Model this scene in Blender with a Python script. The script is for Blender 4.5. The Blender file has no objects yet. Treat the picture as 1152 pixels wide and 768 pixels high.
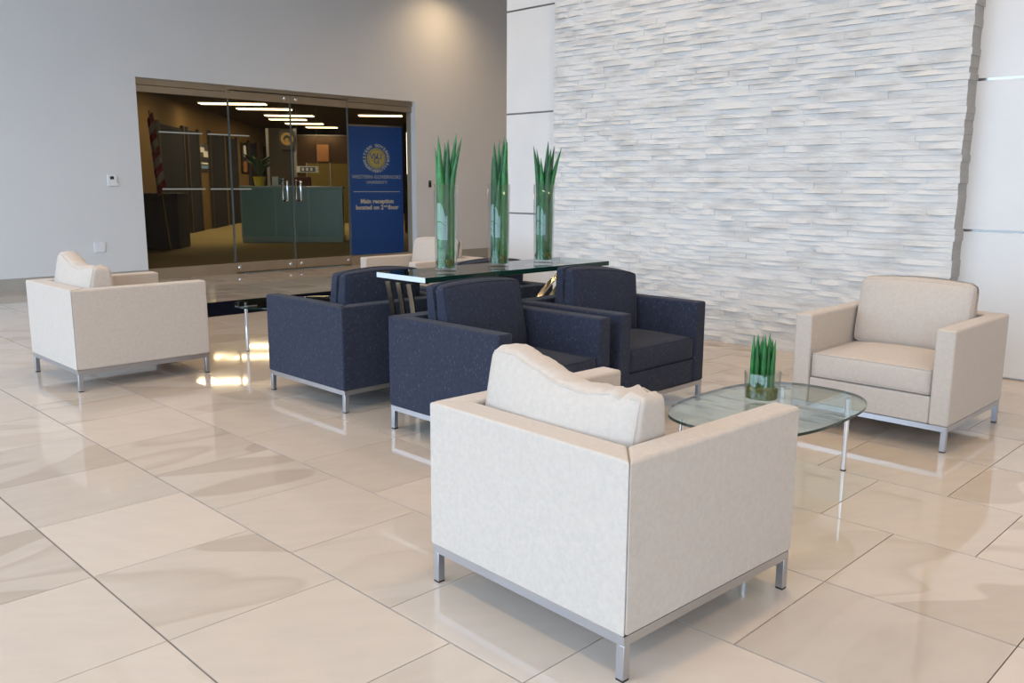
import bpy, bmesh, math, random
from mathutils import Vector, Matrix
random.seed(7)
R = math.radians
scene = bpy.context.scene
col = scene.collection

# ------------------------------------------------------------------ camera
H = 1.365
F_PX, YAW, PITCH, ROLL = 976.37, R(45.118), R(10.276), R(0.3006)
fwd = Vector((math.sin(YAW)*math.cos(PITCH), math.cos(YAW)*math.cos(PITCH), -math.sin(PITCH)))
rt0 = Vector((math.cos(YAW), -math.sin(YAW), 0)); up0 = rt0.cross(fwd)
rt = rt0*math.cos(ROLL) + up0*math.sin(ROLL)
up = -rt0*math.sin(ROLL) + up0*math.cos(ROLL)
cd = bpy.data.cameras.new('camera'); cam = bpy.data.objects.new('camera', cd); col.objects.link(cam)
m = Matrix((rt, up, -fwd)).transposed().to_4x4(); m.translation = (0, 0, H)
cam.matrix_world = m
cd.sensor_width = 36; cd.lens = F_PX/1152*36; cd.clip_start = .05; cd.clip_end = 300
scene.camera = cam

def ray(x, y): return rt*((x-576)/F_PX) - up*((y-384)/F_PX) + fwd
def at_floor(x, y, z=0.):
    d = ray(x, y); return Vector((0, 0, H)) + d*((z-H)/d.z)
def at_depth(x, y, D): return Vector((0, 0, H)) + ray(x, y)*D
def at_col(x, y, D):
    p = ray(x, 205)*D; d = ray(x, y); return Vector((0, 0, H)) + d*(math.hypot(p.x, p.y)/math.hypot(d.x, d.y))
def project(p):
    q = Vector(p)-Vector((0, 0, H)); w = q.dot(fwd)
    return (576+F_PX*q.dot(rt)/w, 384-F_PX*q.dot(up)/w, w)

# ------------------------------------------------------------------ world, light, exposure
world = bpy.data.worlds.new('sky'); scene.world = world; world.use_nodes = True
bg = world.node_tree.nodes['Background']
bg.inputs['Color'].default_value = (.58, .765, 1.0, 1); bg.inputs['Strength'].default_value = 7.6
scene.view_settings.view_transform = 'Standard'; scene.view_settings.look = 'None'
scene.view_settings.gamma = 1; scene.view_settings.exposure = -0.45
WIN_X, ROOM_Y0, WALL_Y, CEIL = -3.6, -4.0, 12.2, 4.9
pl = bpy.data.lights.new('window_portal', 'AREA'); pl.shape = 'RECTANGLE'; pl.size = 15.6; pl.size_y = 4.4
pl.cycles.is_portal = True
po = bpy.data.objects.new('window_portal', pl); col.objects.link(po)
po.location = (WIN_X-.02, 4.1, 2.45); po.rotation_euler = (R(90), 0, R(-90))   # faces +X

p2 = bpy.data.lights.new('window_portal', 'AREA'); p2.shape = 'RECTANGLE'; p2.size = 3.0; p2.size_y = 4.0; p2.cycles.is_portal = True
po = bpy.data.objects.new('window_portal', p2); col.objects.link(po)
po.location = (-1.8, ROOM_Y0-.32, 2.5); po.rotation_euler = (R(90), 0, R(180))   # faces +Y, at the window added behind the camera

# ------------------------------------------------------------------ materials
MATS = {}
def nt(name):
    m = bpy.data.materials.new(name); m.use_nodes = True; MATS[name] = m
    return m, m.node_tree, m.node_tree.nodes['Principled BSDF']
def N(t, typ, **kw):
    n = t.nodes.new(typ)
    for k, v in kw.items():
        if k.startswith('i_'): n.inputs[int(k[2:])].default_value = v
        else: setattr(n, k, v)
    return n
def simple(name, c, rough=.6, metal=0., spec=.5, noise=0., scale=20., bump=0., coat=0.):
    m, t, b = nt(name)
    b.inputs['Base Color'].default_value = (*c, 1); b.inputs['Roughness'].default_value = rough
    b.inputs['Metallic'].default_value = metal; b.inputs['Specular IOR Level'].default_value = spec
    if coat: b.inputs['Coat Weight'].default_value = coat
    if noise or bump:
        tc = N(t, 'ShaderNodeTexCoord'); nz = N(t, 'ShaderNodeTexNoise'); nz.inputs['Scale'].default_value = scale
        nz.inputs['Detail'].default_value = 4
        t.links.new(tc.outputs['Object'], nz.inputs['Vector'])
        if noise:
            r = N(t, 'ShaderNodeValToRGB')
            r.color_ramp.elements[0].position = .3; r.color_ramp.elements[1].position = .7
            r.color_ramp.elements[0].color = (*[x*(1-noise) for x in c], 1); r.color_ramp.elements[1].color = (*[min(1, x*(1+noise)) for x in c], 1)
            t.links.new(nz.outputs['Fac'], r.inputs['Fac']); t.links.new(r.outputs['Color'], b.inputs['Base Color'])
        if bump:
            bp = N(t, 'ShaderNodeBump'); bp.inputs['Strength'].default_value = bump; bp.inputs['Distance'].default_value = .01
            t.links.new(nz.outputs['Fac'], bp.inputs['Height']); t.links.new(bp.outputs['Normal'], b.inputs['Normal'])
    return m
def emission(name, c, s):
    m, t, b = nt(name); b.inputs['Base Color'].default_value = (*c, 1)
    b.inputs['Emission Color'].default_value = (*c, 1); b.inputs['Emission Strength'].default_value = s
    return m
def glass(name, tint, ior=1.45, rough=0.):
    """clear sheet glass: Fresnel mix of see-through (tinted) and mirror"""
    m = bpy.data.materials.new(name); m.use_nodes = True; t = m.node_tree; t.nodes.clear(); MATS[name] = m
    o = N(t, 'ShaderNodeOutputMaterial'); mx = N(t, 'ShaderNodeMixShader')
    lw = N(t, 'ShaderNodeLayerWeight'); lw.inputs['Blend'].default_value = .5       # Schlick reflectance, same from both sides
    pw = N(t, 'ShaderNodeMath', operation='POWER'); pw.inputs[1].default_value = 5; t.links.new(lw.outputs['Facing'], pw.inputs[0])
    f0 = ((ior-1)/(ior+1))**2
    fr = N(t, 'ShaderNodeMath', operation='MULTIPLY_ADD'); fr.inputs[1].default_value = 1-f0; fr.inputs[2].default_value = f0; t.links.new(pw.outputs[0], fr.inputs[0])
    tr = N(t, 'ShaderNodeBsdfTransparent'); tr.inputs['Color'].default_value = (*tint, 1)
    gl = N(t, 'ShaderNodeBsdfGlossy'); gl.inputs['Roughness'].default_value = rough
    t.links.new(fr.outputs[0], mx.inputs[0]); t.links.new(tr.outputs[0], mx.inputs[1]); t.links.new(gl.outputs[0], mx.inputs[2])
    t.links.new(mx.outputs[0], o.inputs[0])
    return m

# --- floor tile: polished porcelain, tint and veins differ from tile to tile
TX0, TW, TY0, TL = .985, .6025, .62, .608
def mat_tile():
    m, t, b = nt('polished_tile'); L = t.links.new
    geo = N(t, 'ShaderNodeNewGeometry'); sp = N(t, 'ShaderNodeSeparateXYZ'); L(geo.outputs['Position'], sp.inputs[0])
    def M(op, a, c=None):
        n = N(t, 'ShaderNodeMath', operation=op)
        for i, v in enumerate((a, c)):
            if v is None: continue
            if isinstance(v, (int, float)): n.inputs[i].default_value = v
            else: L(v, n.inputs[i])
        return n.outputs[0]
    i = M('FLOOR', M('DIVIDE', M('SUBTRACT', sp.outputs[0], TX0), TW))
    im = M('FLOORED_MODULO', i, 3.) if False else M('SUBTRACT', i, M('MULTIPLY', M('FLOOR', M('DIVIDE', i, 3.)), 3.))
    isb = M('COMPARE', im, 1.)
    j = M('FLOOR', M('DIVIDE', M('SUBTRACT', M('SUBTRACT', sp.outputs[1], TY0), M('MULTIPLY', isb, TL/2)), TL))
    cb = N(t, 'ShaderNodeCombineXYZ'); L(i, cb.inputs[0]); L(j, cb.inputs[1])
    wn = N(t, 'ShaderNodeTexWhiteNoise', noise_dimensions='2D'); L(cb.outputs[0], wn.inputs['Vector'])
    sc = N(t, 'ShaderNodeVectorMath', operation='SCALE'); L(wn.outputs['Color'], sc.inputs[0]); sc.inputs['Scale'].default_value = 23
    ad = N(t, 'ShaderNodeVectorMath', operation='ADD'); L(geo.outputs['Position'], ad.inputs[0]); L(sc.outputs[0], ad.inputs[1])
    vr = N(t, 'ShaderNodeVectorRotate', rotation_type='Z_AXIS'); L(ad.outputs[0], vr.inputs['Vector']); L(M('MULTIPLY', wn.outputs['Value'], 1.1), vr.inputs['Angle'])
    mp = N(t, 'ShaderNodeMapping'); mp.inputs['Scale'].default_value = (1.0, 2.6, 1); L(vr.outputs[0], mp.inputs['Vector'])
    nz = N(t, 'ShaderNodeTexNoise'); nz.inputs['Scale'].default_value = .9; nz.inputs['Detail'].default_value = 1.2; nz.inputs['Roughness'].default_value = .35; nz.inputs['Distortion'].default_value = .35
    L(mp.outputs[0], nz.inputs['Vector'])
    cr = N(t, 'ShaderNodeValToRGB'); e = cr.color_ramp.elements
    e[0].position = .415; e[0].color = (.45, .375, .30, 1); e[1].position = .43; e[1].color = (.555, .478, .405, 1)
    x = e.new(.56); x.color = (.57, .49, .415, 1); x = e.new(.585); x.color = (.475, .40, .325, 1); x = e.new(.66); x.color = (.56, .482, .41, 1)
    L(nz.outputs['Fac'], cr.inputs['Fac'])
    n2 = N(t, 'ShaderNodeTexNoise'); n2.inputs['Scale'].default_value = 6; n2.inputs['Detail'].default_value = 6; L(mp.outputs[0], n2.inputs['Vector'])
    sr_ = N(t, 'ShaderNodeSeparateColor'); L(wn.outputs['Color'], sr_.inputs[0])
    vm = N(t, 'ShaderNodeMapRange'); L(sr_.outputs[1], vm.inputs['Value']); vm.inputs['From Min'].default_value = .35; vm.inputs['From Max'].default_value = .75; vm.inputs['To Max'].default_value = .8
    mxv = N(t, 'ShaderNodeMixRGB'); L(vm.outputs[0], mxv.inputs[0]); mxv.inputs[1].default_value = (.565, .485, .41, 1); L(cr.outputs['Color'], mxv.inputs[2])
    hs = N(t, 'ShaderNodeHueSaturation'); L(mxv.outputs[0], hs.inputs['Color'])
    L(M('ADD', M('ADD', M('MULTIPLY', wn.outputs['Value'], .16), .86), M('MULTIPLY', n2.outputs['Fac'], .14)), hs.inputs['Value'])
    L(hs.outputs['Color'], b.inputs['Base Color'])
    b.inputs['Roughness'].default_value = .045; b.inputs['IOR'].default_value = 1.52
    return m
mat_tile()
simple('grout', (.17, .12, .08), .9)
def mat_fabric(name, c, fleck=None, mott=.09, bump=.25):
    m, t, b = nt(name); L = t.links.new
    tc = N(t, 'ShaderNodeTexCoord'); oi = N(t, 'ShaderNodeObjectInfo')
    ad = N(t, 'ShaderNodeVectorMath', operation='ADD'); L(tc.outputs['Object'], ad.inputs[0]); L(oi.outputs['Random'], ad.inputs[1])
    n1 = N(t, 'ShaderNodeTexNoise'); n1.inputs['Scale'].default_value = 55; n1.inputs['Detail'].default_value = 5; n1.inputs['Roughness'].default_value = .65; L(ad.outputs[0], n1.inputs['Vector'])
    cr = N(t, 'ShaderNodeValToRGB'); e = cr.color_ramp.elements
    e[0].position = .32; e[0].color = (*[x*(1-mott) for x in c], 1); e[1].position = .68; e[1].color = (*[min(1, x*(1+mott)) for x in c], 1)
    L(n1.outputs['Fac'], cr.inputs['Fac']); out = cr.outputs['Color']
    if fleck:
        mp = N(t, 'ShaderNodeMapping'); mp.inputs['Scale'].default_value = (1, 1, .28); L(ad.outputs[0], mp.inputs['Vector'])
        vo = N(t, 'ShaderNodeTexVoronoi'); vo.inputs['Scale'].default_value = 70; L(mp.outputs[0], vo.inputs['Vector'])
        lt = N(t, 'ShaderNodeMath', operation='LESS_THAN'); L(vo.outputs['Distance'], lt.inputs[0]); lt.inputs[1].default_value = .15
        mx = N(t, 'ShaderNodeMixRGB'); L(lt.outputs[0], mx.inputs[0]); L(out, mx.inputs[1]); mx.inputs[2].default_value = (*fleck, 1); out = mx.outputs[0]
    L(out, b.inputs['Base Color'])
    b.inputs['Roughness'].default_value = .95; b.inputs['Specular IOR Level'].default_value = .15
    b.inputs['Sheen Weight'].default_value = .05 if fleck else .2; b.inputs['Sheen Roughness'].default_value = .5
    n2 = N(t, 'ShaderNodeTexNoise'); n2.inputs['Scale'].default_value = 320; L(ad.outputs[0], n2.inputs['Vector'])
    bp = N(t, 'ShaderNodeBump'); bp.inputs['Strength'].default_value = bump; bp.inputs['Distance'].default_value = .002
    L(n2.outputs['Fac'], bp.inputs['Height']); L(bp.outputs['Normal'], b.inputs['Normal'])
    return m
mat_fabric('cream_fabric', (.525, .45, .38), mott=.055)
mat_fabric('navy_fabric', (.030, .034, .053), fleck=(.07, .08, .105), mott=.2)
simple('brushed_steel', (.50, .51, .54), .33, 1.)
simple('chrome', (.80, .81, .83), .10, 1.)
simple('bronze_tube', (.42, .36, .27), .25, 1.)
simple('bronze_rail', (.40, .32, .225), .42, .55, noise=.06, scale=3)
simple('wall_paint', (.73, .735, .73), .75, noise=.015, scale=1.2)
simple('white_paint', (.75, .74, .72), .7)
simple('ceiling_paint', (.70, .68, .64), .8)
simple('marble_panel', (.76, .735, .70), .32, noise=.025, scale=2.2)
simple('base_stone', (.40, .375, .33), .4, noise=.08, scale=5)
simple('reveal_metal', (.32, .30, .28), .16, 1.)
simple('mat_pile', (.006, .007, .013), 1., spec=.0, noise=.3, scale=90)
simple('black_plastic', (.015, .015, .017), .4)
simple('white_plastic', (.82, .83, .84), .35)
simple('edge_seal', (.10, .13, .13), .25)
simple('window_frame', (.30, .30, .31), .4, .8)
simple('paving', (.34, .33, .32), .85, noise=.1, scale=2)
glass('door_glass', (.90, .87, .80), 1.3)
glass('clear_glass', (.955, .975, .965), 1.75)
glass('table_glass', (.86, .935, .90), 1.85)
simple('glass_edge', (.006, .03, .022), .08, spec=.5)
simple('glass_end', (.62, .68, .67), .12, spec=.8)
simple('pale_strip', (.45, .46, .42), .5)
def mat_stone():
    m, t, b = nt('ledger_stone'); L = t.links.new
    geo = N(t, 'ShaderNodeNewGeometry')
    mp = N(t, 'ShaderNodeMapping'); mp.inputs['Scale'].default_value = (1, 1, 4.0); L(geo.outputs['Position'], mp.inputs['Vector'])
    n1 = N(t, 'ShaderNodeTexNoise'); n1.inputs['Scale'].default_value = 3.2; n1.inputs['Detail'].default_value = 5; L(mp.outputs[0], n1.inputs['Vector'])
    cr = N(t, 'ShaderNodeValToRGB'); e = cr.color_ramp.elements
    e[0].position = .32; e[0].color = (.575, .555, .525, 1); e[1].position = .54; e[1].color = (.72, .70, .665, 1)
    L(n1.outputs['Fac'], cr.inputs['Fac']); L(cr.outputs['Color'], b.inputs['Base Color'])
    b.inputs['Roughness'].default_value = .8
    n2 = N(t, 'ShaderNodeTexNoise'); n2.inputs['Scale'].default_value = 22; n2.inputs['Detail'].default_value = 6; L(mp.outputs[0], n2.inputs['Vector'])
    bp = N(t, 'ShaderNodeBump'); bp.inputs['Strength'].default_value = .45; bp.inputs['Distance'].default_value = .012
    L(n2.outputs['Fac'], bp.inputs['Height']); L(bp.outputs['Normal'], b.inputs['Normal'])
mat_stone()
simple('dark_stone_end', (.40, .39, .375), .9, noise=.12, scale=30)
def mat_leaf():
    m, t, b = nt('snake_plant_leaf'); L = t.links.new
    tc = N(t, 'ShaderNodeTexCoord'); oi = N(t, 'ShaderNodeObjectInfo')
    mp = N(t, 'ShaderNodeMapping'); mp.inputs['Scale'].default_value = (1, 1, .35); L(tc.outputs['Object'], mp.inputs['Vector'])
    nz = N(t, 'ShaderNodeTexNoise'); nz.inputs['Scale'].default_value = 60; L(mp.outputs[0], nz.inputs['Vector'])
    cr = N(t, 'ShaderNodeValToRGB'); e = cr.color_ramp.elements
    e[0].position = .3; e[0].color = (.008, .075, .014, 1); e[1].position = .72; e[1].color = (.022, .20, .032, 1)
    L(nz.outputs['Fac'], cr.inputs['Fac'])
    hs = N(t, 'ShaderNodeHueSaturation'); L(cr.outputs['Color'], hs.inputs['Color'])
    mr = N(t, 'ShaderNodeMapRange'); mr.inputs['To Min'].default_value = .6; mr.inputs['To Max'].default_value = 1.35; L(oi.outputs['Random'], mr.inputs['Value']); L(mr.outputs[0], hs.inputs['Value'])
    L(hs.outputs['Color'], b.inputs['Base Color']); b.inputs['Roughness'].default_value = .38
mat_leaf()
simple('moss', (.10, .105, .018), .95, noise=.5, scale=60, bump=.8)
simple('soil', (.05, .035, .018), .95, noise=.5, scale=80)
# reception room
simple('carpet', (.30, .235, .09), .95, noise=.12, scale=30)
simple('tan_wall', (.17, .11, .045), .9, spec=.1)
simple('dark_wall', (.055, .035, .022), .9, spec=.1)
simple('grey_wall', (.06, .055, .05), .9, spec=.1)
simple('olive_wall', (.14, .11, .035), .9, spec=.1)
simple('dark_door', (.018, .02, .026), .9, spec=.1)
simple('navy_cabinet', (.022, .022, .035), .6)
simple('teal_panel', (.33, .68, .78), .3)
simple('teal_top', (.52, .76, .80), .3)
simple('banner_blue', (.012, .13, .66), .5)
simple('banner_gold', (.72, .66, .22), .5)
simple('banner_light', (.75, .86, .95), .5)
simple('banner_ring', (.16, .32, .58), .5)
simple('flag_red', (.42, .02, .03), .8)
simple('flag_white', (.62, .58, .50), .8)
simple('print_white', (.93, .94, .95), .5)
simple('print_blue', (.10, .16, .34), .5)
simple('print_brown', (.30, .13, .04), .6)
simple('gold', (.55, .36, .08), .45)
simple('yellow_pot', (.55, .38, .03), .5)
simple('office_plant', (.02, .06, .02), .6)
simple('red_brown', (.10, .03, .02), .8)
emission('strip_light', (1., .80, .50), 8.0)
emission('lit_window', (1., .96, .86), 5.0)
emission('lamp_glow', (1., .80, .56), 6.0)

# ------------------------------------------------------------------ mesh helpers
def link(name, me, mat=None, parent=None, loc=(0, 0, 0), rotz=0., kind=None):
    o = bpy.data.objects.new(name, me); col.objects.link(o)
    if parent: o.parent = parent
    o.location = loc; o.rotation_euler = (0, 0, rotz)
    if mat and len(me.materials) == 0: me.materials.append(MATS[mat])
    if kind: o['kind'] = kind
    return o
def thing(name, label, cat, loc=(0, 0, 0), rotz=0., group=None):
    o = bpy.data.objects.new(name, None); col.objects.link(o); o.empty_display_size = .1
    o.location = loc; o.rotation_euler = (0, 0, rotz); o['label'] = label; o['category'] = cat
    if group: o['group'] = group
    return o
def tag(o, label, cat, group=None):
    o['label'] = label; o['category'] = cat
    if group: o['group'] = group
    return o
def mesh_of(bm, name, smooth=None):
    bmesh.ops.recalc_face_normals(bm, faces=bm.faces)
    me = bpy.data.meshes.new(name); bm.to_mesh(me); bm.free()
    if smooth is not None:
        me.shade_smooth()
        if smooth < 180: me.set_sharp_from_angle(angle=R(smooth))
    return me
def add_box(bm, x0, x1, y0, y1, z0, z1):
    v = [bm.verts.new(p) for p in ((x0, y0, z0), (x1, y0, z0), (x1, y1, z0), (x0, y1, z0), (x0, y0, z1), (x1, y0, z1), (x1, y1, z1), (x0, y1, z1))]
    return [bm.faces.new([v[i] for i in f]) for f in ((3, 2, 1, 0), (4, 5, 6, 7), (0, 1, 5, 4), (1, 2, 6, 5), (2, 3, 7, 6), (3, 0, 4, 7))]
def box(name, x0, x1, y0, y1, z0, z1, mat, parent=None, bev=0., kind=None, seg=2):
    bm = bmesh.new(); add_box(bm, x0, x1, y0, y1, z0, z1)
    if bev: bmesh.ops.bevel(bm, geom=bm.edges[:], offset=bev, segments=seg, profile=.5, affect='EDGES')
    o = link(name, mesh_of(bm, name, 40 if bev else None), mat, parent, kind=kind)
    if bev: wn(o)
    return o
def cbox(name, c, s, mat, parent=None, bev=0., kind=None):
    return box(name, c[0]-s[0]/2, c[0]+s[0]/2, c[1]-s[1]/2, c[1]+s[1]/2, c[2]-s[2]/2, c[2]+s[2]/2, mat, parent, bev, kind)
def wn(o):
    md = o.modifiers.new('normals', 'WEIGHTED_NORMAL'); md.keep_sharp = True
def prism_bm(poly, z0, z1, bev=0., seg=3):
    bm = bmesh.new(); lo = [bm.verts.new((x, y, z0)) for x, y in poly]; hi = [bm.verts.new((x, y, z1)) for x, y in poly]
    n = len(poly); bm.faces.new(lo[::-1]); bm.faces.new(hi)
    for i in range(n): bm.faces.new((lo[i], lo[(i+1) % n], hi[(i+1) % n], hi[i]))
    bmesh.ops.recalc_face_normals(bm, faces=bm.faces)
    if bev: bmesh.ops.bevel(bm, geom=bm.edges[:], offset=bev, segments=seg, profile=.5, affect='EDGES')
    return bm
def add_tube(bm, pts, r, n=10, cap=True):
    pts = [Vector(p) for p in pts]; rings = []; ref = None
    for i, p in enumerate(pts):
        d = (pts[min(i+1, len(pts)-1)]-pts[max(i-1, 0)]).normalized()
        if ref is None: ref = Vector((0, 0, 1)) if abs(d.z) < .9 else Vector((1, 0, 0))
        a = d.cross(ref).normalized(); b = a.cross(d).normalized(); ref = b
        rr = r[i] if isinstance(r, (list, tuple)) else r
        rings.append([bm.verts.new(p + a*(rr*math.cos(2*math.pi*k/n)) + b*(rr*math.sin(2*math.pi*k/n))) for k in range(n)])
    for a, b in zip(rings, rings[1:]):
        for k in range(n): bm.faces.new((a[k], a[(k+1) % n], b[(k+1) % n], b[k]))
    if cap: bm.faces.new(rings[0][::-1]); bm.faces.new(rings[-1])
def tube(name, pts, r, mat, parent=None, n=10):
    bm = bmesh.new(); add_tube(bm, pts, r, n); return link(name, mesh_of(bm, name, 50), mat, parent)
def lathe_bm(prof, n=32):
    bm = bmesh.new(); rings = []
    for r, z in prof:
        rings.append([bm.verts.new((r*math.cos(2*math.pi*k/n), r*math.sin(2*math.pi*k/n), z)) for k in range(n)] if r > 1e-6 else [bm.verts.new((0, 0, z))])
    for a, b in zip(rings, rings[1:]):
        for k in range(n):
            q = (k+1) % n
            if len(a) == 1 and len(b) == 1: continue
            if len(a) == 1: bm.faces.new((a[0], b[q], b[k]))
            elif len(b) == 1: bm.faces.new((a[k], a[q], b[0]))
            else: bm.faces.new((a[k], a[q], b[q], b[k]))
    return bm
def copy_tree(o, loc, rotz, label, group=None, scale=1.):
    def cp(src, par):
        c = src.copy(); col.objects.link(c); c.parent = par
        for ch in [k for k in KIDS.get(src.name, [])]: cp(ch, c)
        return c
    KIDS = {}
    for x in bpy.data.objects:
        if x.parent: KIDS.setdefault(x.parent.name, []).append(x)
    r = cp(o, None); r.location = loc; r.rotation_euler = (0, 0, rotz); r.scale = (scale,)*3; r['label'] = label
    if group: r['group'] = group
    return r

# ================================================================== FLOOR
fl = box('floor', WIN_X-.3, 16, ROOM_Y0-.3, WALL_Y+.26, -.25, -.006, 'grout', kind='structure')
GX, GY = .006, .0038
tiles = []
i0 = int(math.floor((WIN_X-TX0)/TW))-1
for i in range(i0, int((16-TX0)/TW)+1):
    xa, xb = TX0+i*TW, TX0+(i+1)*TW
    if xa > 15.2: continue
    off = TY0 + (TL/2 if i % 3 == 1 else 0)
    for j in range(int((ROOM_Y0-off)/TL)-1, int((WALL_Y-off)/TL)+1):
        ya, yb = off+j*TL, off+(j+1)*TL
        yb = min(yb, WALL_Y+.2)
        if xa > 6.9 and yb < 6.9: continue
        cx, cy = (xa+xb)/2, (ya+yb)/2
        ar = 0
        if cx+cy > 1.4:
            x, y, w = project((cx, cy, 0))
            if w > .8 and -60 < x < 1212 and -20 < y < 860: ar = 1/w**3
        tiles.append((ar, xa, xb, ya, yb))
tiles.sort(key=lambda q: -q[0])
bm = bmesh.new(); add_box(bm, -.5, .5, -.5, .5, -.006, 0)
tile_me = mesh_of(bm, 'tile'); tile_me.materials.append(MATS['polished_tile'])
for ar, xa, xb, ya, yb in tiles[:300]:
    o = link('tile', tile_me, None, fl, ((xa+xb)/2, (ya+yb)/2, 0)); o.scale = (xb-xa-GX, yb-ya-GY, 1)
bm = bmesh.new()
for ar, xa, xb, ya, yb in tiles[300:]: add_box(bm, xa+GX/2, xb-GX/2, ya+GY/2, yb-GY/2, -.006, 0)
link('far_tiles', mesh_of(bm, 'far_tiles'), 'polished_tile', fl, kind='stuff')

# ================================================================== WALLS
GLY = WALL_Y+.13                      # plane of the entrance glass
DX0, DX1, DZ = 5.013, 9.834, 2.765
bm = bmesh.new()
add_box(bm, WIN_X-.3, DX0, WALL_Y, WALL_Y+.25, 0, CEIL); add_box(bm, DX1, 16, WALL_Y, WALL_Y+.25, 0, CEIL); add_box(bm, DX0, DX1, WALL_Y, WALL_Y+.25, DZ, CEIL)
link('wall_back', mesh_of(bm, 'wall_back'), 'wall_paint', kind='structure')
bm = bmesh.new(); add_box(bm, WIN_X, DX0, WALL_Y-.015, WALL_Y, 0, .155); add_box(bm, DX1, 15, WALL_Y-.015, WALL_Y, 0, .155)
link('baseboard_back', mesh_of(bm, 'baseboard_back'), 'base_stone', kind='structure')
PX, SX = 6.86, 6.68                   # panel plane, ledger stone plane
WBY = 6.935
wb = box('wall_right', PX+.02, 16, ROOM_Y0-.3, WBY-.02, 0, CEIL, 'marble_panel', kind='structure')
SY0, SY1 = 2.18, 6.08
zj = [0.0, 1.05, 2.11, 3.17, 4.23, CEIL]
for (ya, yb) in ((SY1-.1, WBY), (.35, SY0+.1), (-1.7, .35), (ROOM_Y0, -1.7)):
    for za, zb in zip(zj, zj[1:]):
        box('panel', PX, PX+.02, ya+.0015, yb-.0015, za+.009, zb-.009, 'marble_panel', wb, bev=.0015, seg=1)
    for z in zj[1:-1]:
        box('reveal_strip', PX+.002, PX+.019, ya, yb, z-.009, z+.009, 'reveal_metal', wb)
for za, zb in zip(zj, zj[1:]): box('panel', PX+.001, 8.2, WBY-.02, WBY, za+.009, zb-.009, 'marble_panel', wb)
# ledger stone feature: courses of split stone
random.seed(11)
pool = []
for k in range(18):
    bm = bmesh.new(); nx, nz = 7, 2
    amp = random.choice((.08, .18, .32, .46, .66)); sk = random.uniform(.7, 1.5); low = random.uniform(.0, .5)
    g = []
    for a in range(nx+1):
        g.append([])
        for c in range(nz+1):
            u, v = a/nx, c/nz
            lens_ = math.sin(math.pi*u**sk)
            d = -.5 - amp*lens_*(1-(1-low)*v) + (random.uniform(-.05, .05) if 0 < a < nx else 0)
            g[-1].append(bm.verts.new((d, u-.5, v-.5)))
    for a in range(nx):
        for c in range(nz): bm.faces.new((g[a][c], g[a+1][c], g[a+1][c+1], g[a][c+1]))
    back = [bm.verts.new(p) for p in ((4., -.5, -.5), (4., .5, -.5), (4., .5, .5), (4., -.5, .5))]
    bm.faces.new([g[a][0] for a in range(nx+1)][::-1] + [back[0], back[1]])
    bm.faces.new([g[a][nz] for a in range(nx+1)] + [back[2], back[3]])
    bm.faces.new([g[0][c] for c in range(nz+1)] + [back[3], back[0]]).material_index = 1  # end face toward -Y in a darker grey
    bm.faces.new([g[nx][c] for c in range(nz+1)][::-1] + [back[1], back[2]])
    me = mesh_of(bm, 'stone'); me.materials.append(MATS['ledger_stone']); me.materials.append(MATS['dark_stone_end']); pool.append(me)
stones = []; z = 0.
while z < CEIL-.02:
    h = min(random.choice((.036, .040, .045, .050, .056)), CEIL-z); y = SY0
    while y < SY1-.01:
        ln = random.uniform(.18, .55)
        if SY1-(y+ln) < .12: ln = SY1-y
        e0 = random.uniform(-.007, .004) if y == SY0 else 0.
        stones.append((y+e0, y+ln, z, z+h)); y += ln
    z += h
def vis(s):
    x, y, w = project((SX, (s[0]+s[1])/2, (s[2]+s[3])/2))
    if y < -3 or (s[2] < .25): return 0
    return (s[1]-s[0])*(s[3]-s[2])/w**2
stones.sort(key=lambda s: -vis(s))
DEP = .04
bms = bmesh.new()
for k, (ya, yb, za, zb) in enumerate(stones):
    me = random.choice(pool); px = SX + random.uniform(-.002, .003)
    T = Matrix.Translation((px+.5*DEP, (ya+yb)/2, (za+zb)/2)) @ Matrix.Diagonal((DEP, yb-ya, zb-za-.001, 1))
    if k < 300:
        o = link('stone', me, None, wb); o.matrix_local = T
    else:
        tmp = bmesh.new(); tmp.from_mesh(me); tmp.transform(T); mt = bpy.data.meshes.new('t'); tmp.to_mesh(mt); tmp.free(); bms.from_mesh(mt); bpy.data.meshes.remove(mt)
me = bpy.data.meshes.new('stone_courses'); bms.to_mesh(me); bms.free()
me.materials.append(MATS['ledger_stone']); me.materials.append(MATS['dark_stone_end']); link('stone_courses', me, None, wb, kind='stuff')
# other sides of the lobby
bm = bmesh.new()
FX0, FX1, FZ0, FZ1 = -3.3, -.3, .5, 4.5  # opening added in the unseen wall to brighten the back wall
add_box(bm, WIN_X-.3, FX0, ROOM_Y0-.3, ROOM_Y0, 0, CEIL); add_box(bm, FX1, 16, ROOM_Y0-.3, ROOM_Y0, 0, CEIL)
add_box(bm, FX0, FX1, ROOM_Y0-.3, ROOM_Y0, 0, FZ0); add_box(bm, FX0, FX1, ROOM_Y0-.3, ROOM_Y0, FZ1, CEIL)
link('wall_front', mesh_of(bm, 'wall_front'), 'white_paint', kind='structure')
added_wf = box('added_window', FX0, FX1, ROOM_Y0-.2, ROOM_Y0-.08, FZ0, FZ0+.07, 'window_frame', kind='structure')  # added window, lets extra daylight onto the back wall and -Y faces
box('window_head', FX0, FX1, ROOM_Y0-.2, ROOM_Y0-.08, FZ1-.07, FZ1, 'window_frame', added_wf)
for k in range(3):
    x = FX0 + .035 + k*(FX1-FX0-.07)/2
    box('mullion', x-.035, x+.035, ROOM_Y0-.2, ROOM_Y0-.08, FZ0+.07, FZ1-.07, 'window_frame', added_wf)
box('wall_corridor_end', 15.2, 15.5, WBY, WALL_Y, 0, CEIL, 'wall_paint', kind='structure')
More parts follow.
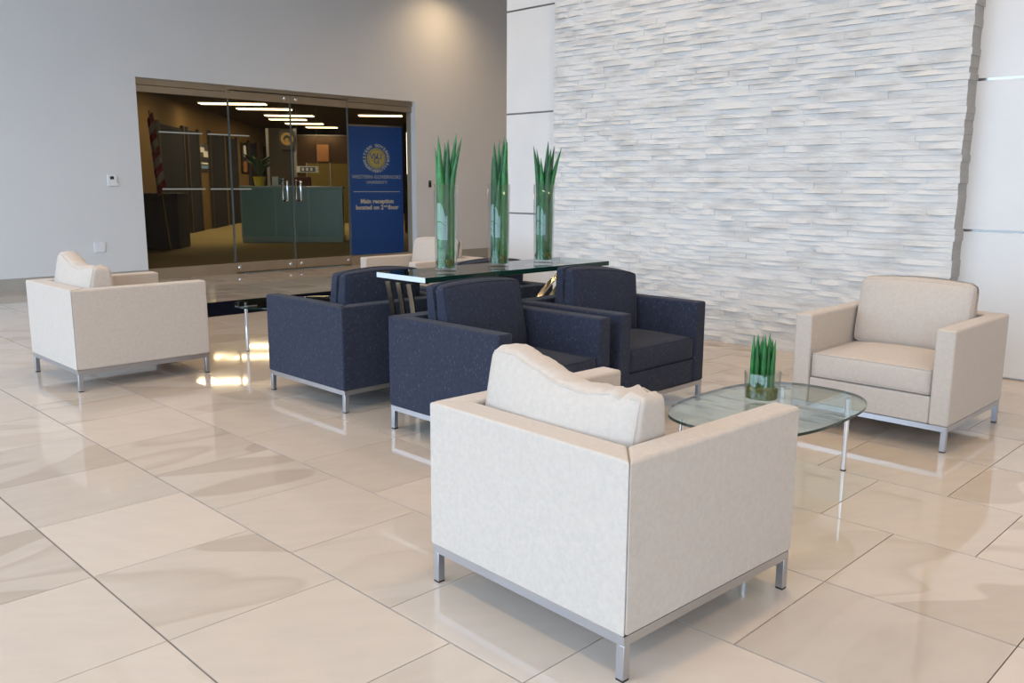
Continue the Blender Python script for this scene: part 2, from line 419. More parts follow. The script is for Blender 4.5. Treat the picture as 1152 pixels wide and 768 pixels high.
box('ceiling', WIN_X-.3, 16, ROOM_Y0-.3, WALL_Y+.25, CEIL, CEIL+.2, 'ceiling_paint', kind='structure')
# glazed street front on the near side, daylight comes in here
wf = box('window_1', WIN_X-.15, WIN_X, ROOM_Y0, WALL_Y, 0, .18, 'window_frame', kind='structure')
box('window_head', WIN_X-.15, WIN_X, ROOM_Y0, WALL_Y, 4.7, CEIL, 'window_frame', wf)
for k in range(10):
    y = ROOM_Y0 + .05 + k*(WALL_Y-ROOM_Y0-.1)/9
    box('mullion', WIN_X-.13, WIN_X, y-.035, y+.035, .18, 4.7, 'window_frame', wf)
box('transom', WIN_X-.13, WIN_X, ROOM_Y0, WALL_Y, 2.6, 2.67, 'window_frame', wf)
tag(box('ground', -60, 16, -50, 60, -.45, -.26, 'paving', kind='structure'), 'pale paving outside the lobby windows', 'ground')

# ceiling downlights
random.seed(3)
DL = [(x, y) for x in (.6, 3.1, 5.6) for y in (-1.5, 1.6, 4.7, 7.8)] + [(8.2, 9.6), (10.3, 11.45), (12.6, 9.6)]
ring = mesh_of(lathe_bm([(.11, 0), (.135, -.012), (.14, 0), (.11, 0)], 24), 'trim_ring', 40); ring.materials.append(MATS['white_plastic'])
lens = mesh_of(lathe_bm([(0, -.002), (.11, -.002), (.11, .0), (0, 0.)], 24), 'lens'); lens.materials.append(MATS['lamp_glow'])
sl = bpy.data.lights.new('downlight', 'SPOT'); sl.energy = 160; sl.color = (1., .70, .40); sl.spot_size = R(150); sl.spot_blend = 1.; sl.shadow_soft_size = .1
for x, y in DL:
    t = thing('recessed_downlight', 'round warm recessed downlight in the lobby ceiling', 'light', (x, y, CEIL-.001), 0, 'ceiling downlights')
    link('trim_ring', ring, None, t); link('lens', lens, None, t)
    lo = bpy.data.objects.new('downlight_lamp', sl); col.objects.link(lo); lo.parent = t; lo.location = (0, 0, -.03)

# ================================================================== ENTRANCE: sidelights and double doors
XS = [DX0, 6.40, 7.44, 8.50, DX1]
def lite(name, x0, x1, door):
    bm = bmesh.new(); add_box(bm, x0+.004, x1-.004, GLY-.006, GLY+.006, .12, 2.62)
    o = link(name, mesh_of(bm, name), 'door_glass', kind='structure')
    if door:
        box('top_rail', x0+.004, x1-.004, GLY-.02, GLY+.02, 2.585, 2.70, 'bronze_rail', o, bev=.003)
        box('bottom_rail', x0+.004, x1-.004, GLY-.02, GLY+.02, .02, .16, 'bronze_rail', o, bev=.003)
    else:
        box('top_rail', x0, x1, GLY-.03, GLY+.03, 2.585, 2.675, 'bronze_rail', o, bev=.003)
        box('header_rail', x0, x1, GLY-.05, GLY+.05, 2.68, DZ, 'bronze_rail', o, bev=.003)
        box('bottom_rail', x0, x1, GLY-.03, GLY+.03, 0, .155, 'bronze_rail', o, bev=.003)
    for x in ((x0+.006, x1-.006) if door else ((x1-.006,) if x0 < 6 else (x0+.006,))):
        box('edge_seal', x-.007, x+.007, GLY-.009, GLY+.009, .16, 2.585, 'edge_seal', o)
    return o
w2 = lite('window_2', XS[0], XS[1], False); d1 = lite('door_1', XS[1], XS[2], True)
d2 = lite('door_2', XS[2], XS[3], True); w3 = lite('window_3', XS[3], XS[4], False)
box('trim_1', XS[1], XS[3], GLY-.05, GLY+.05, 2.715, DZ, 'bronze_rail', bev=.003, kind='structure')
knob = mesh_of(lathe_bm([(0, 0), (.028, 0), (.03, .008), (.02, .018), (0, .02)], 16), 'pivot_cap', 40); knob.materials.append(MATS['chrome'])
def cap(par, x, z):
    o = link('pivot_cap', knob, None, par, (x, GLY-.02, z)); o.rotation_euler = (R(90), 0, 0)
for p, xs in ((d1, (XS[2]-.1, XS[1]+.06)), (d2, (XS[2]+.1, XS[3]-.06))):
    cap(p, xs[0], 2.65); cap(p, xs[0], .09); cap(p, xs[1], .09)
def pull(par, x):
    pts = []
    for s in (-1, 1):
        y = GLY + s*.07
        bm = bmesh.new(); add_tube(bm, [(x, GLY, 1.40), (x, GLY+s*.05, 1.40), (x, y, 1.385), (x, y, 1.10), (x, GLY+s*.05, 1.085), (x, GLY, 1.085)], .014, 10)
        link('handle', mesh_of(bm, 'handle', 50), 'chrome', par)
pull(d1, XS[2]-.14); pull(d2, XS[2]+.10)
for par, xa, xb in ((w2, 5.34, 5.98), (w2, 6.06, 6.38), (d1, 6.42, 6.72)):
    for z in (1.27, 2.06):
        box('pale_strip', xa, xb, GLY-.0075, GLY-.0065, z-.009, z+.009, 'pale_strip', par)  # thin pale bars on the glass at two heights

# wall plates
def plate(name, label, cat, x, z, w, h, mat):
    t = thing(name, label, cat, (x, WALL_Y, z)); box('plate', -w/2, w/2, -.02, 0, -h/2, h/2, mat, t, bev=.006); return t
t = plate('thermostat', 'small white thermostat with dark sensor window on the left wall', 'thermostat', 4.606, 1.385, .125, .15, 'white_plastic')
box('sensor', -.03, .02, -.024, -.019, .015, .055, 'black_plastic', t, bev=.003)
box('base_lip', -.05, .075, -.026, -.0, -.075, -.04, 'white_plastic', t, bev=.005)
t = plate('outlet', 'white double outlet plate low on the left wall', 'outlet', 4.377, .50, .14, .135, 'white_plastic')
for s in (-.03, .03): box('socket', s-.016, s+.016, -.0225, -.0195, -.035, .035, 'white_plastic', t, bev=.002)
t = plate('card_reader', 'small black card reader on the wall right of the glass doors', 'card reader', 10.14, 1.36, .055, .12, 'black_plastic')
box('reader_led', -.012, .012, -.0225, -.019, .03, .042, 'window_frame', t)
# dark entrance mat
mt = box('entrance_mat', 3.7, 7.4, 8.45, 9.43, 0, .009, 'mat_pile', bev=.003)
tag(mt, 'dark navy entrance mat lying on the tiles before the glass doors', 'mat')

# ================================================================== ARMCHAIRS
W, D, AT, BT = .87, .88, .10, .11       # width, depth, arm and back thickness
ZB, ZT = .138, .645
def cushion_mesh(name, hx, hy, hz, r, puff, deform=None, cuts=14):
    bm = bmesh.new(); bmesh.ops.create_cube(bm, size=2)
    bmesh.ops.subdivide_edges(bm, edges=bm.edges[:], cuts=cuts, use_grid_fill=True)
    f = cush_map(hx, hy, hz, r, puff, deform)
    for v in bm.verts: v.co = f(v.co)
    return mesh_of(bm, name, 180)
def cush_map(hx, hy, hz, r, puff, deform):
    h = (hx, hy, hz)
    def f(p):
        # denser sampling toward the edges
        q = [math.sin(c*math.pi/2)**1 if False else c for c in p]
        q = [q[k]*h[k] for k in range(3)]
        c = Vector([max(-(h[k]-r), min(h[k]-r, q[k])) for k in range(3)])
        d = Vector(q)-c
        o = c + (d.normalized()*r if d.length > 1e-9 else d)
        u = [o[k]/h[k] for k in range(3)]
        for k in range(3):
            a, b = [x for x in range(3) if x != k]
            o[k] += puff[k]*u[k]*(1-u[a]**2)*(1-u[b]**2)
        if deform: o = deform(o, u)
        return o
    return f
def piping_mesh(name, hx, hy, hz, r, puff, deform, rad=.0035, k=.70):
    f = cush_map(hx, hy, hz, r, puff, deform); bm = bmesh.new()
    for s in (-1, 1):
        # loop round the face x = s, in the middle of the rounded edge
        ex = (hx-r*.28)/hx; pts = []
        loop = []
        n = 16
        for a in range(n): loop.append((-1+2*a/n, -1))
        for a in range(n): loop.append((1, -1+2*a/n))
        for a in range(n): loop.append((1-2*a/n, 1))
        for a in range(n): loop.append((-1, 1-2*a/n))
        for y, z in loop:
            p = f(Vector((s*1.0, y*.999, z*.999))); pts.append(p)
        pts.append(pts[0]); add_tube(bm, pts, rad, 5, cap=False)
    return mesh_of(bm, name, 180)
def make_chair(name, label, fabric, group, slump):
    t = thing(name, label, 'armchair', group=group)
    x0, x1, y1 = -D/2, D/2, W/2
    # shell: back and arms meet in a mitre
    bm = prism_bm([(x0, -y1), (x0+BT, -y1+AT), (x0+BT, y1-AT), (x0, y1)], ZB, ZT, .009)
    o = link('back_panel', mesh_of(bm, 'back_panel', 40), fabric, t); wn(o)
    for s in (1, -1):
        poly = [(x0, s*y1), (x0+BT, s*(y1-AT)), (x1, s*(y1-AT)), (x1, s*y1)]
        bm = prism_bm(poly if s < 0 else poly[::-1], ZB, ZT, .013)
        o = link('armrest', mesh_of(bm, 'armrest', 40), fabric, t); wn(o)
    bm = prism_bm([(x0+BT+.002, -y1+AT+.002), (x1-.012, -y1+AT+.002), (x1-.012, y1-AT-.002), (x0+BT+.002, y1-AT-.002)], ZB, .285, .008)
    o = link('seat_base', mesh_of(bm, 'seat_base', 40), fabric, t); wn(o)
    # seat cushion
    hw = (W-2*AT)/2-.004; hd = (D-BT)/2-.006
    me = cushion_mesh('seat_cushion', hd, hw, .07, .022, (.008, .0, .022))
    link('seat_cushion', me, fabric, t, (x0+BT+hd+.004, 0, .358))
    link('piping', piping_seat(hd, hw), fabric, t.children[-1] if False else bpy.data.objects[[c.name for c in t.children if c.name.startswith('seat_cushion')][0]])
    # back cushion
    hz, hx = .195, .085
    if slump:
        def df(o, u):
            k = (u[2]+1)/2; y = u[1]
            dz = .020*math.exp(-((y-.80)/.30)**2) - .050*math.exp(-((y+.15)/.45)**2) - .040*math.exp(-((y+.85)/.5)**2)
            o.z += dz*max(0, k)**1.5 - .0
            o.x *= 1-.42*k**2
            o.x += -.02*(k**2)*(1-abs(y)**2) + .025*k
            w = math.exp(-((y+.72)/.22)**2)*k**3
            o.z += .010*w*math.sin(y*34+u[0]*2.5); o.x += .006*w*math.sin(y*40+1)
            o.z += .004*k**3*math.sin(y*17+u[0]*3)
            return o
        args = (hx+.01, hw-.005, hz, .036, (.03, .0, .012), df)
    else:
        def df(o, u):
            k = (u[2]+1)/2
            o.x += -.045*(k-.2) if k > .2 else 0
            o.x += (.012*k if u[0] < 0 else -.035*k)
            o.z += .012*(1-u[1]**2)*k
            return o
        args = (hx-.006, hw-.006, hz, .042, (.03, .0, .010), df) if 'cream' in fabric else (hx+.012, (hw-.004)*.91, hz, .022, (.022, .0, .012), df)
    me = cushion_mesh('back_cushion', *args, cuts=22 if slump else 16)
    bc = link('back_cushion', me, fabric, t, (x0+BT+hx+.02 if slump else x0+BT+hx+.085, 0, .43+hz-.01 if slump else .43+hz))
    link('piping', piping_mesh('piping', *args), fabric, bc)
    # steel base
    a, b, w_ = D/2-.006, W/2-.006, .028
    bm = bmesh.new()
    add_box(bm, -a, a, -b, -b+w_, .110, ZB); add_box(bm, -a, a, b-w_, b, .110, ZB)
    add_box(bm, -a, -a+w_, -b+w_, b-w_, .110, ZB); add_box(bm, a-w_, a, -b+w_, b-w_, .110, ZB)
    link('base_frame', mesh_of(bm, 'base_frame'), 'brushed_steel', t)
    for sx in (-1, 1):
        for sy in (-1, 1):
            lx, ly = sx*(a-w_/2), sy*(b-w_/2)
            lg = box('leg', lx-w_/2, lx+w_/2, ly-w_/2, ly+w_/2, .006, .110, 'brushed_steel', t, bev=.0015, seg=1)
            box('glide', lx-w_/2+.001, lx+w_/2-.001, ly-w_/2+.001, ly+w_/2-.001, 0, .007, 'black_plastic', lg)
    return t
def piping_seat(hd, hw):
    bm = bmesh.new()
    for z in (.066, -.062):
        r = .02; pts = []
        for cx, cy, a0 in ((hd-r, hw-r, 0), (-hd+r, hw-r, 90), (-hd+r, -hw+r, 180), (hd-r, -hw+r, 270)):
            for k in range(5):
                an = R(a0+k*22.5); pts.append((cx+(r-.004)*math.cos(an), cy+(r-.004)*math.sin(an), z))
        pts.append(pts[0]); add_tube(bm, pts, .003, 5, cap=False)
    return mesh_of(bm, 'piping', 180)
c1 = make_chair('cream_armchair', 'cream armchair with slumped back pillow nearest the camera, seen from behind', 'cream_fabric', 'cream armchairs', True)
c2 = make_chair('cream_armchair', 'cream armchair facing out beside the right end of the stone wall', 'cream_fabric', 'cream armchairs', False)
c1.location = (2.235, 1.745, 0); c1.rotation_euler = (0, 0, R(-2.4))
c2.location = (5.09, 1.895, 0); c2.rotation_euler = (0, 0, R(180))
copy_tree(c1, (2.385, 6.385, 0), 0, 'cream armchair at the far left before the pale wall with the outlet', 'cream armchairs', 1.045)
copy_tree(c2, (5.48, 6.72, 0), R(180), 'cream armchair mostly hidden behind the glass console and its vases', 'cream armchairs')
b1 = make_chair('navy_armchair', 'navy armchair right behind the nearest cream armchair, back to the glass console', 'navy_fabric', 'navy armchairs', False)
b1.location = (3.315, 3.40, 0); b1.rotation_euler = (0, 0, R(-90))
b2 = copy_tree(b1, (4.285, 3.41, 0), R(-90), 'navy armchair nearest the stone wall, its seat facing the glass coffee table', 'navy armchairs')
copy_tree(b1, (3.31, 4.715, 0), R(90), 'navy armchair turned away from the camera with its back below the console end', 'navy armchairs')
copy_tree(b1, (4.285, 4.715, 0), R(90), 'navy armchair hidden on the far side of the glass console', 'navy armchairs')

for ch in bpy.data.objects:
    if ch.parent == b2 and ch.name.startswith('back_cushion'):   # this pillow sits askew
        ch.rotation_euler = (R(-6), R(2), R(-5)); ch.location.x += .06; ch.location.y += .03; ch.location.z += .006
# ================================================================== GLASS COFFEE TABLES
def coffee_table(label, loc, lx, ly, rz=0.):
    t = thing('coffee_table', label, 'table', loc, rz, group='glass coffee tables')
    poly = []
    for k in range(72):
        a = 2*math.pi*k/72; c, s = math.cos(a), math.sin(a); n = 2/2.7
        poly.append((.54*math.copysign(abs(c)**n, c), .345*math.copysign(abs(s)**n, s)))
    bm = bmesh.new(); top = [bm.verts.new((x, y, .375)) for x, y in poly]; bot = [bm.verts.new((x, y, .362)) for x, y in poly]
    f = bm.faces.new(top); f.material_index = 0; f = bm.faces.new(bot[::-1]); f.material_index = 0
    for k in range(72):
        f = bm.faces.new((bot[k], bot[(k+1) % 72], top[(k+1) % 72], top[k])); f.material_index = 1
    me = mesh_of(bm, 'glass_top'); me.materials.append(MATS['table_glass']); me.materials.append(MATS['glass_edge'])
    link('glass_top', me, None, t)
    for sx in (-1, 1):
        for sy in (-1, 1):
            lg = tube('leg', [(sx*lx, sy*ly, .004), (sx*lx, sy*ly, .362)], .0125, 'chrome', t, 14)
            ft = mesh_of(lathe_bm([(0, 0), (.014, 0), (.014, .006), (0, .006)], 14), 'foot', 40); link('foot', ft, 'black_plastic', lg).location = (sx*lx, sy*ly, 0)
    return t
coffee_table('oval glass coffee table holding the short potted spikes, before the right cream armchair', (3.565, 1.885, 0), .45, .17)
coffee_table('oval glass coffee table with one chrome leg showing left of the navy armchair', (3.913, 6.426, 0), .45, .17, R(-28.2))

# ================================================================== CONSOLE TABLE
CZ = .838; CX0, CX1, CY0, CY1 = 3.13, 4.79, 3.815, 4.275
t = thing('console_table', 'narrow glass console table with curved bronze legs between the navy armchairs', 'table', (3.96, 4.045, 0))
bm = bmesh.new()
fs = add_box(bm, CX0-3.96, CX1-3.96, CY0-4.045, CY1-4.045, CZ-.03, CZ)
for k in (2, 3, 4): fs[k].material_index = 1
fs[5].material_index = 2; fs[3].material_index = 2
me = mesh_of(bm, 'glass_top')
for n_ in ('table_glass', 'glass_edge', 'glass_end'): me.materials.append(MATS[n_])
link('glass_top', me, None, t)
for s in (-1, 1):
    base = .56 if s < 0 else .40
    for y in (-.10, 0, .10):
        pts = []
        for k in range(15):
            a = k/14; z = (CZ-.045)*(1-(1-a)**1.25)
            pts.append((s*(.40 + .40*max(0., (z-.42)/(CZ-.045-.42))**2.1) if s > 0 else s*(.79 + .055*max(0., (z-.3)/.5)**2.), y, z))
        bm = bmesh.new()
        prev = None
        for k, (x, yy, z) in enumerate(pts):
            pa = pts[max(k-1, 0)]; pb = pts[min(k+1, 14)]; dx, dz = pb[0]-pa[0], pb[2]-pa[2]; l = math.hypot(dx, dz)
            nx_, nz_ = -dz/l*.006, dx/l*.006
            cur = [bm.verts.new(p) for p in ((x+nx_, yy-.021, z+nz_), (x+nx_, yy+.021, z+nz_), (x-nx_, yy+.021, z-nz_), (x-nx_, yy-.021, z-nz_))]
            if prev:
                for q in range(4): bm.faces.new((prev[q], prev[(q+1) % 4], cur[(q+1) % 4], cur[q]))
            else: bm.faces.new(cur[::-1])
            prev = cur
        bm.faces.new(prev)
        link('leg', mesh_of(bm, 'leg', 40), 'bronze_tube', t)
    lx_ = s*(.40 if s > 0 else .79)
    tube('cross_bar', [(lx_, -.13, .30), (lx_, .13, .30)], .009, 'bronze_tube', t)
    tube('support_bar', [(s*.76, -.17, CZ-.038), (s*.76, .17, CZ-.038)], .008, 'bronze_tube', t)
tube('stretcher', [(-.79, 0, .30), (.40, 0, .30)], .009, 'bronze_tube', t)
for y in (-.14, .14): tube('top_rail', [(-.76, y, CZ-.038), (.76, y, CZ-.038)], .007, 'bronze_tube', t)

# ================================================================== VASES WITH SNAKE PLANT LEAVES
def leaf_mesh(h, r, bend, ang, k):
    bm = bmesh.new(); pts = []; rad = []
    n = 12
    for a in range(n+1):
        v = a/n
        o = bend*h*(max(0., v-.60)/.40)**1.25          # leans out only above the rim
        pts.append((o*math.cos(ang), o*math.sin(ang), h*v))
        rad.append(r*(.85+.15*math.sin(math.pi*min(1, v*1.3))) * (1 if v < .68 else max(.05, ((1-v)/.32)**.66)))
    add_tube(bm, pts, rad, 8)
    return mesh_of(bm, 'leaf', 60)
LEAF_FAT = 1.38
def vase(label_v, label_p, label_m, loc, r, h, leaves, moss, group):
    v = thing('glass_vase', label_v, 'vase', loc, group=group[0])
    prof = [(0, 0), (r*.9, 0), (r*.92, .004), (r, h-.002), (r-.002, h), (r-.004, h-.002), (r*.92-.004, .022), (0, .02)]
    me = mesh_of(lathe_bm(prof, 40), 'vessel', 50); link('vessel', me, 'clear_glass', v)
    p = thing('snake_plant', label_p, 'plant', (loc[0], loc[1], loc[2]+.022), group=group[1])
    for k, (dx, dy, hh, rr, bend, ang) in enumerate(leaves):
        link('leaf', leaf_mesh(hh-.022, rr*LEAF_FAT, bend, ang, k), 'snake_plant_leaf', p, (dx, dy, 0))
    for k, (dx, dy, rr) in enumerate(moss):
        me = mesh_of(lathe_bm([(rr*math.sin(a), -rr*math.cos(a)) for a in [math.pi*i/12 for i in range(13)]], 18), 'moss_ball', 180)
        for vv in me.vertices: vv.co *= 1+random.uniform(-.06, .06)
        o = link('moss_ball', me, 'moss', None, (loc[0]+dx, loc[1]+dy, loc[2]+.024+rr)); tag(o, label_m[k], 'moss', group[2])
random.seed(21)
# image-right is roughly (+.7,-.7) on the floor; s = metres to the right, q = metres deeper
def rp(s, q=0.): return (s*.705+q*.709, -s*.709+q*.705)
RA = R(-45); LA = R(135)
def lv(s, q, h, r, bend, right=True): x, y = rp(s*.84, q*.84); return (x, y, h, r, bend, RA if right else LA)
names = ('left', 'middle', 'right')
LEAVES = [
 [lv(-.045, .0, .745, .013, .03, False), lv(-.028, -.03, .81, .018, .02, False), lv(-.004, .028, .77, .016, .0), lv(.014, -.02, .79, .019, .01), lv(.034, .018, .83, .017, .05), lv(.042, -.018, .80, .015, .085), lv(.0, .045, .70, .014, .0)],
 [lv(-.042, .01, .70, .014, .01, False), lv(-.026, -.026, .79, .018, .01, False), lv(.0, .034, .80, .015, .0), lv(.012, .0, .82, .016, .03), lv(.038, -.016, .81, .021, .02), lv(.036, .03, .79, .018, .03), lv(-.008, -.04, .60, .014, .02)],
 [lv(-.040, .0, .78, .016, .055, False), lv(-.020, .03, .76, .014, .05, False), lv(-.014, -.028, .70, .018, .02, False), lv(.010, .0, .81, .018, .02), lv(.022, -.03, .76, .019, .03), lv(.034, .02, .78, .016, .05), lv(.046, -.01, .77, .015, .10)],
]
for k, x in enumerate((3.485, 3.935, 4.362)):
    vase('tall clear glass cylinder vase at the %s of the console' % ('left end', 'middle', 'right end')[k],
         'upright green snake plant leaves in the %s tall vase on the console' % names[k],
         ['round green moss ball in the foot of the %s tall vase' % names[k], 'smaller moss ball behind in the foot of the %s tall vase' % names[k]],
         (x, 4.045, CZ), .072, .525, LEAVES[k], [(*rp(.022, -.020), .031), (*rp(-.034, .006), .025)],
         ('tall glass vases on the console', 'snake plants on the console', 'moss balls in the vases'))
short = []
for k in range(18):
    a = k*2.399; q = .053*math.sqrt((k+.5)/18)
    short.append((q*math.cos(a), q*math.sin(a), random.uniform(.255, .33), random.uniform(.008, .0105), random.uniform(0, .03), a))
SV = at_floor(856.5, 452, .375); SV.z = .3755
vase('short wide clear glass vase standing on the oval coffee table', 'cluster of short green spiky leaves in the coffee table vase',
     [], tuple(SV), .083, .145, short, [], ('short glass vase', 'short plant', ''))
o = link('moss_bed', mesh_of(lathe_bm([(0, 0), (.07, 0), (.072, .04), (.055, .056), (0, .062)], 24), 'moss_bed', 60), 'moss', None, (SV.x, SV.y, SV.z+.0225))
tag(o, 'bed of brown green moss filling the bottom of the short vase', 'moss')

# ================================================================== RECEPTION ROOM BEHIND THE GLASS
_a, _b = at_floor(221, 260.7), at_floor(273, 249.6)
AZ = math.atan2(_b.x-_a.x, _b.y-_a.y); RZ = -AZ                      # the room's own axis
U = Vector((math.sin(AZ), math.cos(AZ), 0)); V = Vector((math.cos(AZ), -math.sin(AZ), 0))
IC = 3.45
A0 = _a.copy(); s0 = (A0.y-12.45)/U.y; A0 = A0-U*s0     # left wall meets the lobby wall here
def quad_wall(name, a, b, z0, z1, th, mat):
    d = (b-a).normalized(); n = Vector((-d.y, d.x, 0))*th
    bm = prism_bm([(a.x, a.y), (b.x, b.y), (b.x+n.x, b.y+n.y), (a.x+n.x, a.y+n.y)], z0, z1)
    return link(name, mesh_of(bm, name), mat, kind='structure')
LEN = 30.
A1 = A0+U*LEN; B0 = Vector((12.6, 12.45, 0)); B1 = B0+U*34
quad_wall('wall_reception_left', A0, A1, 0, IC, .2, 'tan_wall')
quad_wall('wall_reception_back', A1-V*.5, A1+V*16, 0, IC, .2, 'dark_wall')
quad_wall('wall_reception_right', B1, B0, 0, IC, .2, 'dark_wall')
pf = [(.5, 12.46), (14., 12.46), (46., 48.), (26., 48.)]
link('floor_reception', mesh_of(prism_bm(pf, -.2, -.001), 'floor_reception'), 'carpet', kind='structure')
link('ceiling_reception', mesh_of(prism_bm(pf, IC, IC+.2), 'ceiling_reception'), 'dark_wall', kind='structure')
def on_left_wall(px):
    # where the vertical image column px meets the left wall (plan view)
    d = ray(px, 205); n = Vector((U.y, -U.x, 0)); k = A0.dot(n)/d.dot(n)
    return Vector((d.x*k, d.y*k, 0))
# dark doors along the left wall
dn = 3
for pa, pb, zt in ((180, 206, 2.75), (212, 223, 2.75), (236.5, 251.5, 2.8), (257, 266, 2.8), (280.5, 288, 2.8), (295, 304, 2.8)):
    a, b = on_left_wall(pa), on_left_wall(pb); c = (a+b)/2; w = (b-a).length
    t = link('door_%d' % dn, mesh_of(prism_bm([(-.03, -w/2), (.03, -w/2), (.03, w/2), (-.03, w/2)], .0, zt), 'door_leaf'), 'dark_door', None, c+V*.035, RZ, kind='structure'); dn += 1
    box('door_handle', .03, .075, w/2-.16, w/2-.04, 1.0, 1.03, 'chrome', t)
    for s in (-1, 1): box('door_jamb', -.03, .05, s*(w/2+.05)-.05, s*(w/2+.05)+.05, 0, zt+.08, 'grey_wall', t)
def wall_frame(label, pa, pb, ytop, ybot, prints):
    a, b = on_left_wall(pa), on_left_wall(pb); c = (a+b)/2; w = (b-a).length; dep = c.dot(Vector((fwd.x, fwd.y, 0)).normalized())
    z1 = H + (205-ytop)/F_PX*dep; z0 = H + (205-ybot)/F_PX*dep
    t = thing('wall_poster', label, 'poster', c+V*.01, RZ)
    box('frame', 0, .03, -w/2, w/2, z0, z1, 'black_plastic', t)
    for (u0, u1, v0, v1, mt_) in prints:
        box('print', .03, .034, -w/2+u0*w, -w/2+u1*w, z0+v0*(z1-z0), z0+v1*(z1-z0), mt_, t)
wall_frame('dark framed poster with white streak and pale blue foot on the reception wall', 224, 235, 163, 193, [(.15, .55, .68, .86, 'print_white'), (.45, .9, .52, .74, 'print_white'), (.2, .85, .1, .22, 'banner_ring'), (.2, .85, .26, .32, 'print_white')])
wall_frame('narrow dark poster with white block near the reception desk', 272, 279, 162, 195, [(.35, .75, .55, .92, 'print_white'), (.2, .8, .05, .4, 'print_brown')])

def placed(px, py_floor=None, D_=None):
    p = at_depth(px, 205, D_); return Vector((p.x, p.y, 0))
# reception desk
dk = at_floor(330, 272.5); DD = (dk-Vector((0, 0, H))).dot(fwd); dw = 110/F_PX*DD
t = thing('reception_desk', 'teal panelled reception desk with pale top behind the glass doors', 'desk', dk, RZ)
box('body', -dw/2+.02, dw/2-.02, .03, .8, .10, 1.24, 'teal_panel', t)
for k in range(3): box('front_panel', -dw/2+k*dw/3+.012, -dw/2+(k+1)*dw/3-.012, 0, .03, .14, 1.23, 'teal_panel', t, bev=.004)
for k in range(4): box('panel_trim', -dw/2+k*dw/3-.014, -dw/2+k*dw/3+.014, -.012, .03, .1, 1.24, 'teal_top', t)
box('worktop', -dw/2-.03, dw/2+.03, -.04, .85, 1.24, 1.29, 'teal_top', t, bev=.005)
box('plinth', -dw/2, dw/2, -.01, .8, 0, .13, 'teal_top', t)
def desk_pt(px, back=.35):
    p = at_depth(px, 205, DD+back); return Vector((p.x, p.y, 1.29))
# plant on the desk
p = desk_pt(292); tpot = thing('desk_plant', 'leafy dark green plant in a yellow pot on the reception desk', 'plant', p, RZ)
link('pot', mesh_of(lathe_bm([(0, 0), (.11, 0), (.15, .22), (.13, .22), (0, .2)], 20), 'pot', 40), 'yellow_pot', tpot)
for k in range(16):
    a = k*2.4; l = .3+.25*random.random(); bm = bmesh.new()
    pts = [(0, 0, .2), (.12*math.cos(a), .12*math.sin(a), .2+l*.7), (.34*math.cos(a), .34*math.sin(a), .2+l)]
    add_tube(bm, pts, [.012, .05, .004], 5); link('leaf', mesh_of(bm, 'leaf', 60), 'office_plant', tpot)
t = thing('brochure_holder', 'white brochure holder with blue leaflet on the reception desk', 'holder', desk_pt(311), RZ)
box('stand', -.10, .10, 0, .06, 0, .03, 'print_white', t); box('leaflet', -.10, .04, .02, .035, .03, .22, 'print_white', t); box('blue_leaflet', .05, .18, .02, .035, 0, .19, 'print_blue', t)
# office chair behind the desk
p = at_depth(338, 205, DD+1.6); t = thing('office_chair', 'dark red brown high office chair behind the reception desk', 'chair', (p.x, p.y, 0), RZ)
box('seat', -.25, .25, -.25, .25, .50, .60, 'red_brown', t, bev=.03); box('backrest', -.24, .24, .2, .3, .6, 1.52, 'red_brown', t, bev=.045)
tube('post', [(0, 0, .06), (0, 0, .5)], .03, 'black_plastic', t)
for k in range(5):
    a = k*2*math.pi/5; tube('foot', [(0, 0, .08), (.3*math.cos(a), .3*math.sin(a), .03)], .02, 'black_plastic', t, 6)
# dark cabinet and furled flag by the left wall
p = at_floor(178, 280); t = thing('cabinet', 'dark navy cabinet standing just inside the left sidelight', 'cabinet', p, RZ)
box('body', -.42, .44, .02, .85, 0, 1.10, 'navy_cabinet', t)
for k in (0, 1): box('door', -.41+k*.43, .0+k*.43, 0, .02, .06, 1.06, 'navy_cabinet', t, bev=.004)
box('top', -.44, .46, -.02, .87, 1.10, 1.14, 'navy_cabinet', t, bev=.005)
ft = at_col(168.5, 131, 17.3); fb = at_col(182, 216, 17.3)
t = thing('flag', 'red and white striped flag furled on a slanting pole inside the left sidelight', 'flag', (fb.x, fb.y, 0), RZ)
loc = lambda q: (Matrix.Rotation(-RZ, 3, 'Z') @ Vector((q.x-fb.x, q.y-fb.y, q.z)))
a, b = loc(ft), loc(fb)
tube('pole', [tuple(b+(b-a)*1.0), tuple(a+(a-b)*.08)], .014, 'gold', t, 8)
for k in range(9):
    u0, u1 = k/9, (k+1)/9; q0, q1 = a.lerp(b, u0), a.lerp(b, u1)
    off = Vector((.0, -.02, 0)); bm = bmesh.new()
    # slanted stripes of the furled cloth
    n = 12; r0, r1 = .055+.03*u0, .055+.03*u1; lo, hi = [], []
    for j in range(n):
        an = 2*math.pi*j/n; sk = Vector((0, 0, .09*math.cos(an)))
        e = Vector((math.cos(an), math.sin(an)*.7, 0))*(1+.12*math.cos(3*an))
        hi.append(bm.verts.new(q0+e*r0+sk)); lo.append(bm.verts.new(q1+e*r1+sk))
    for j in range(n): bm.faces.new((hi[j], hi[(j+1) % n], lo[(j+1) % n], lo[j]))
    bm.faces.new(hi); bm.faces.new(lo[::-1])
    link('stripe', mesh_of(bm, 'stripe', 60), 'flag_red' if k % 2 == 0 else 'flag_white', t)
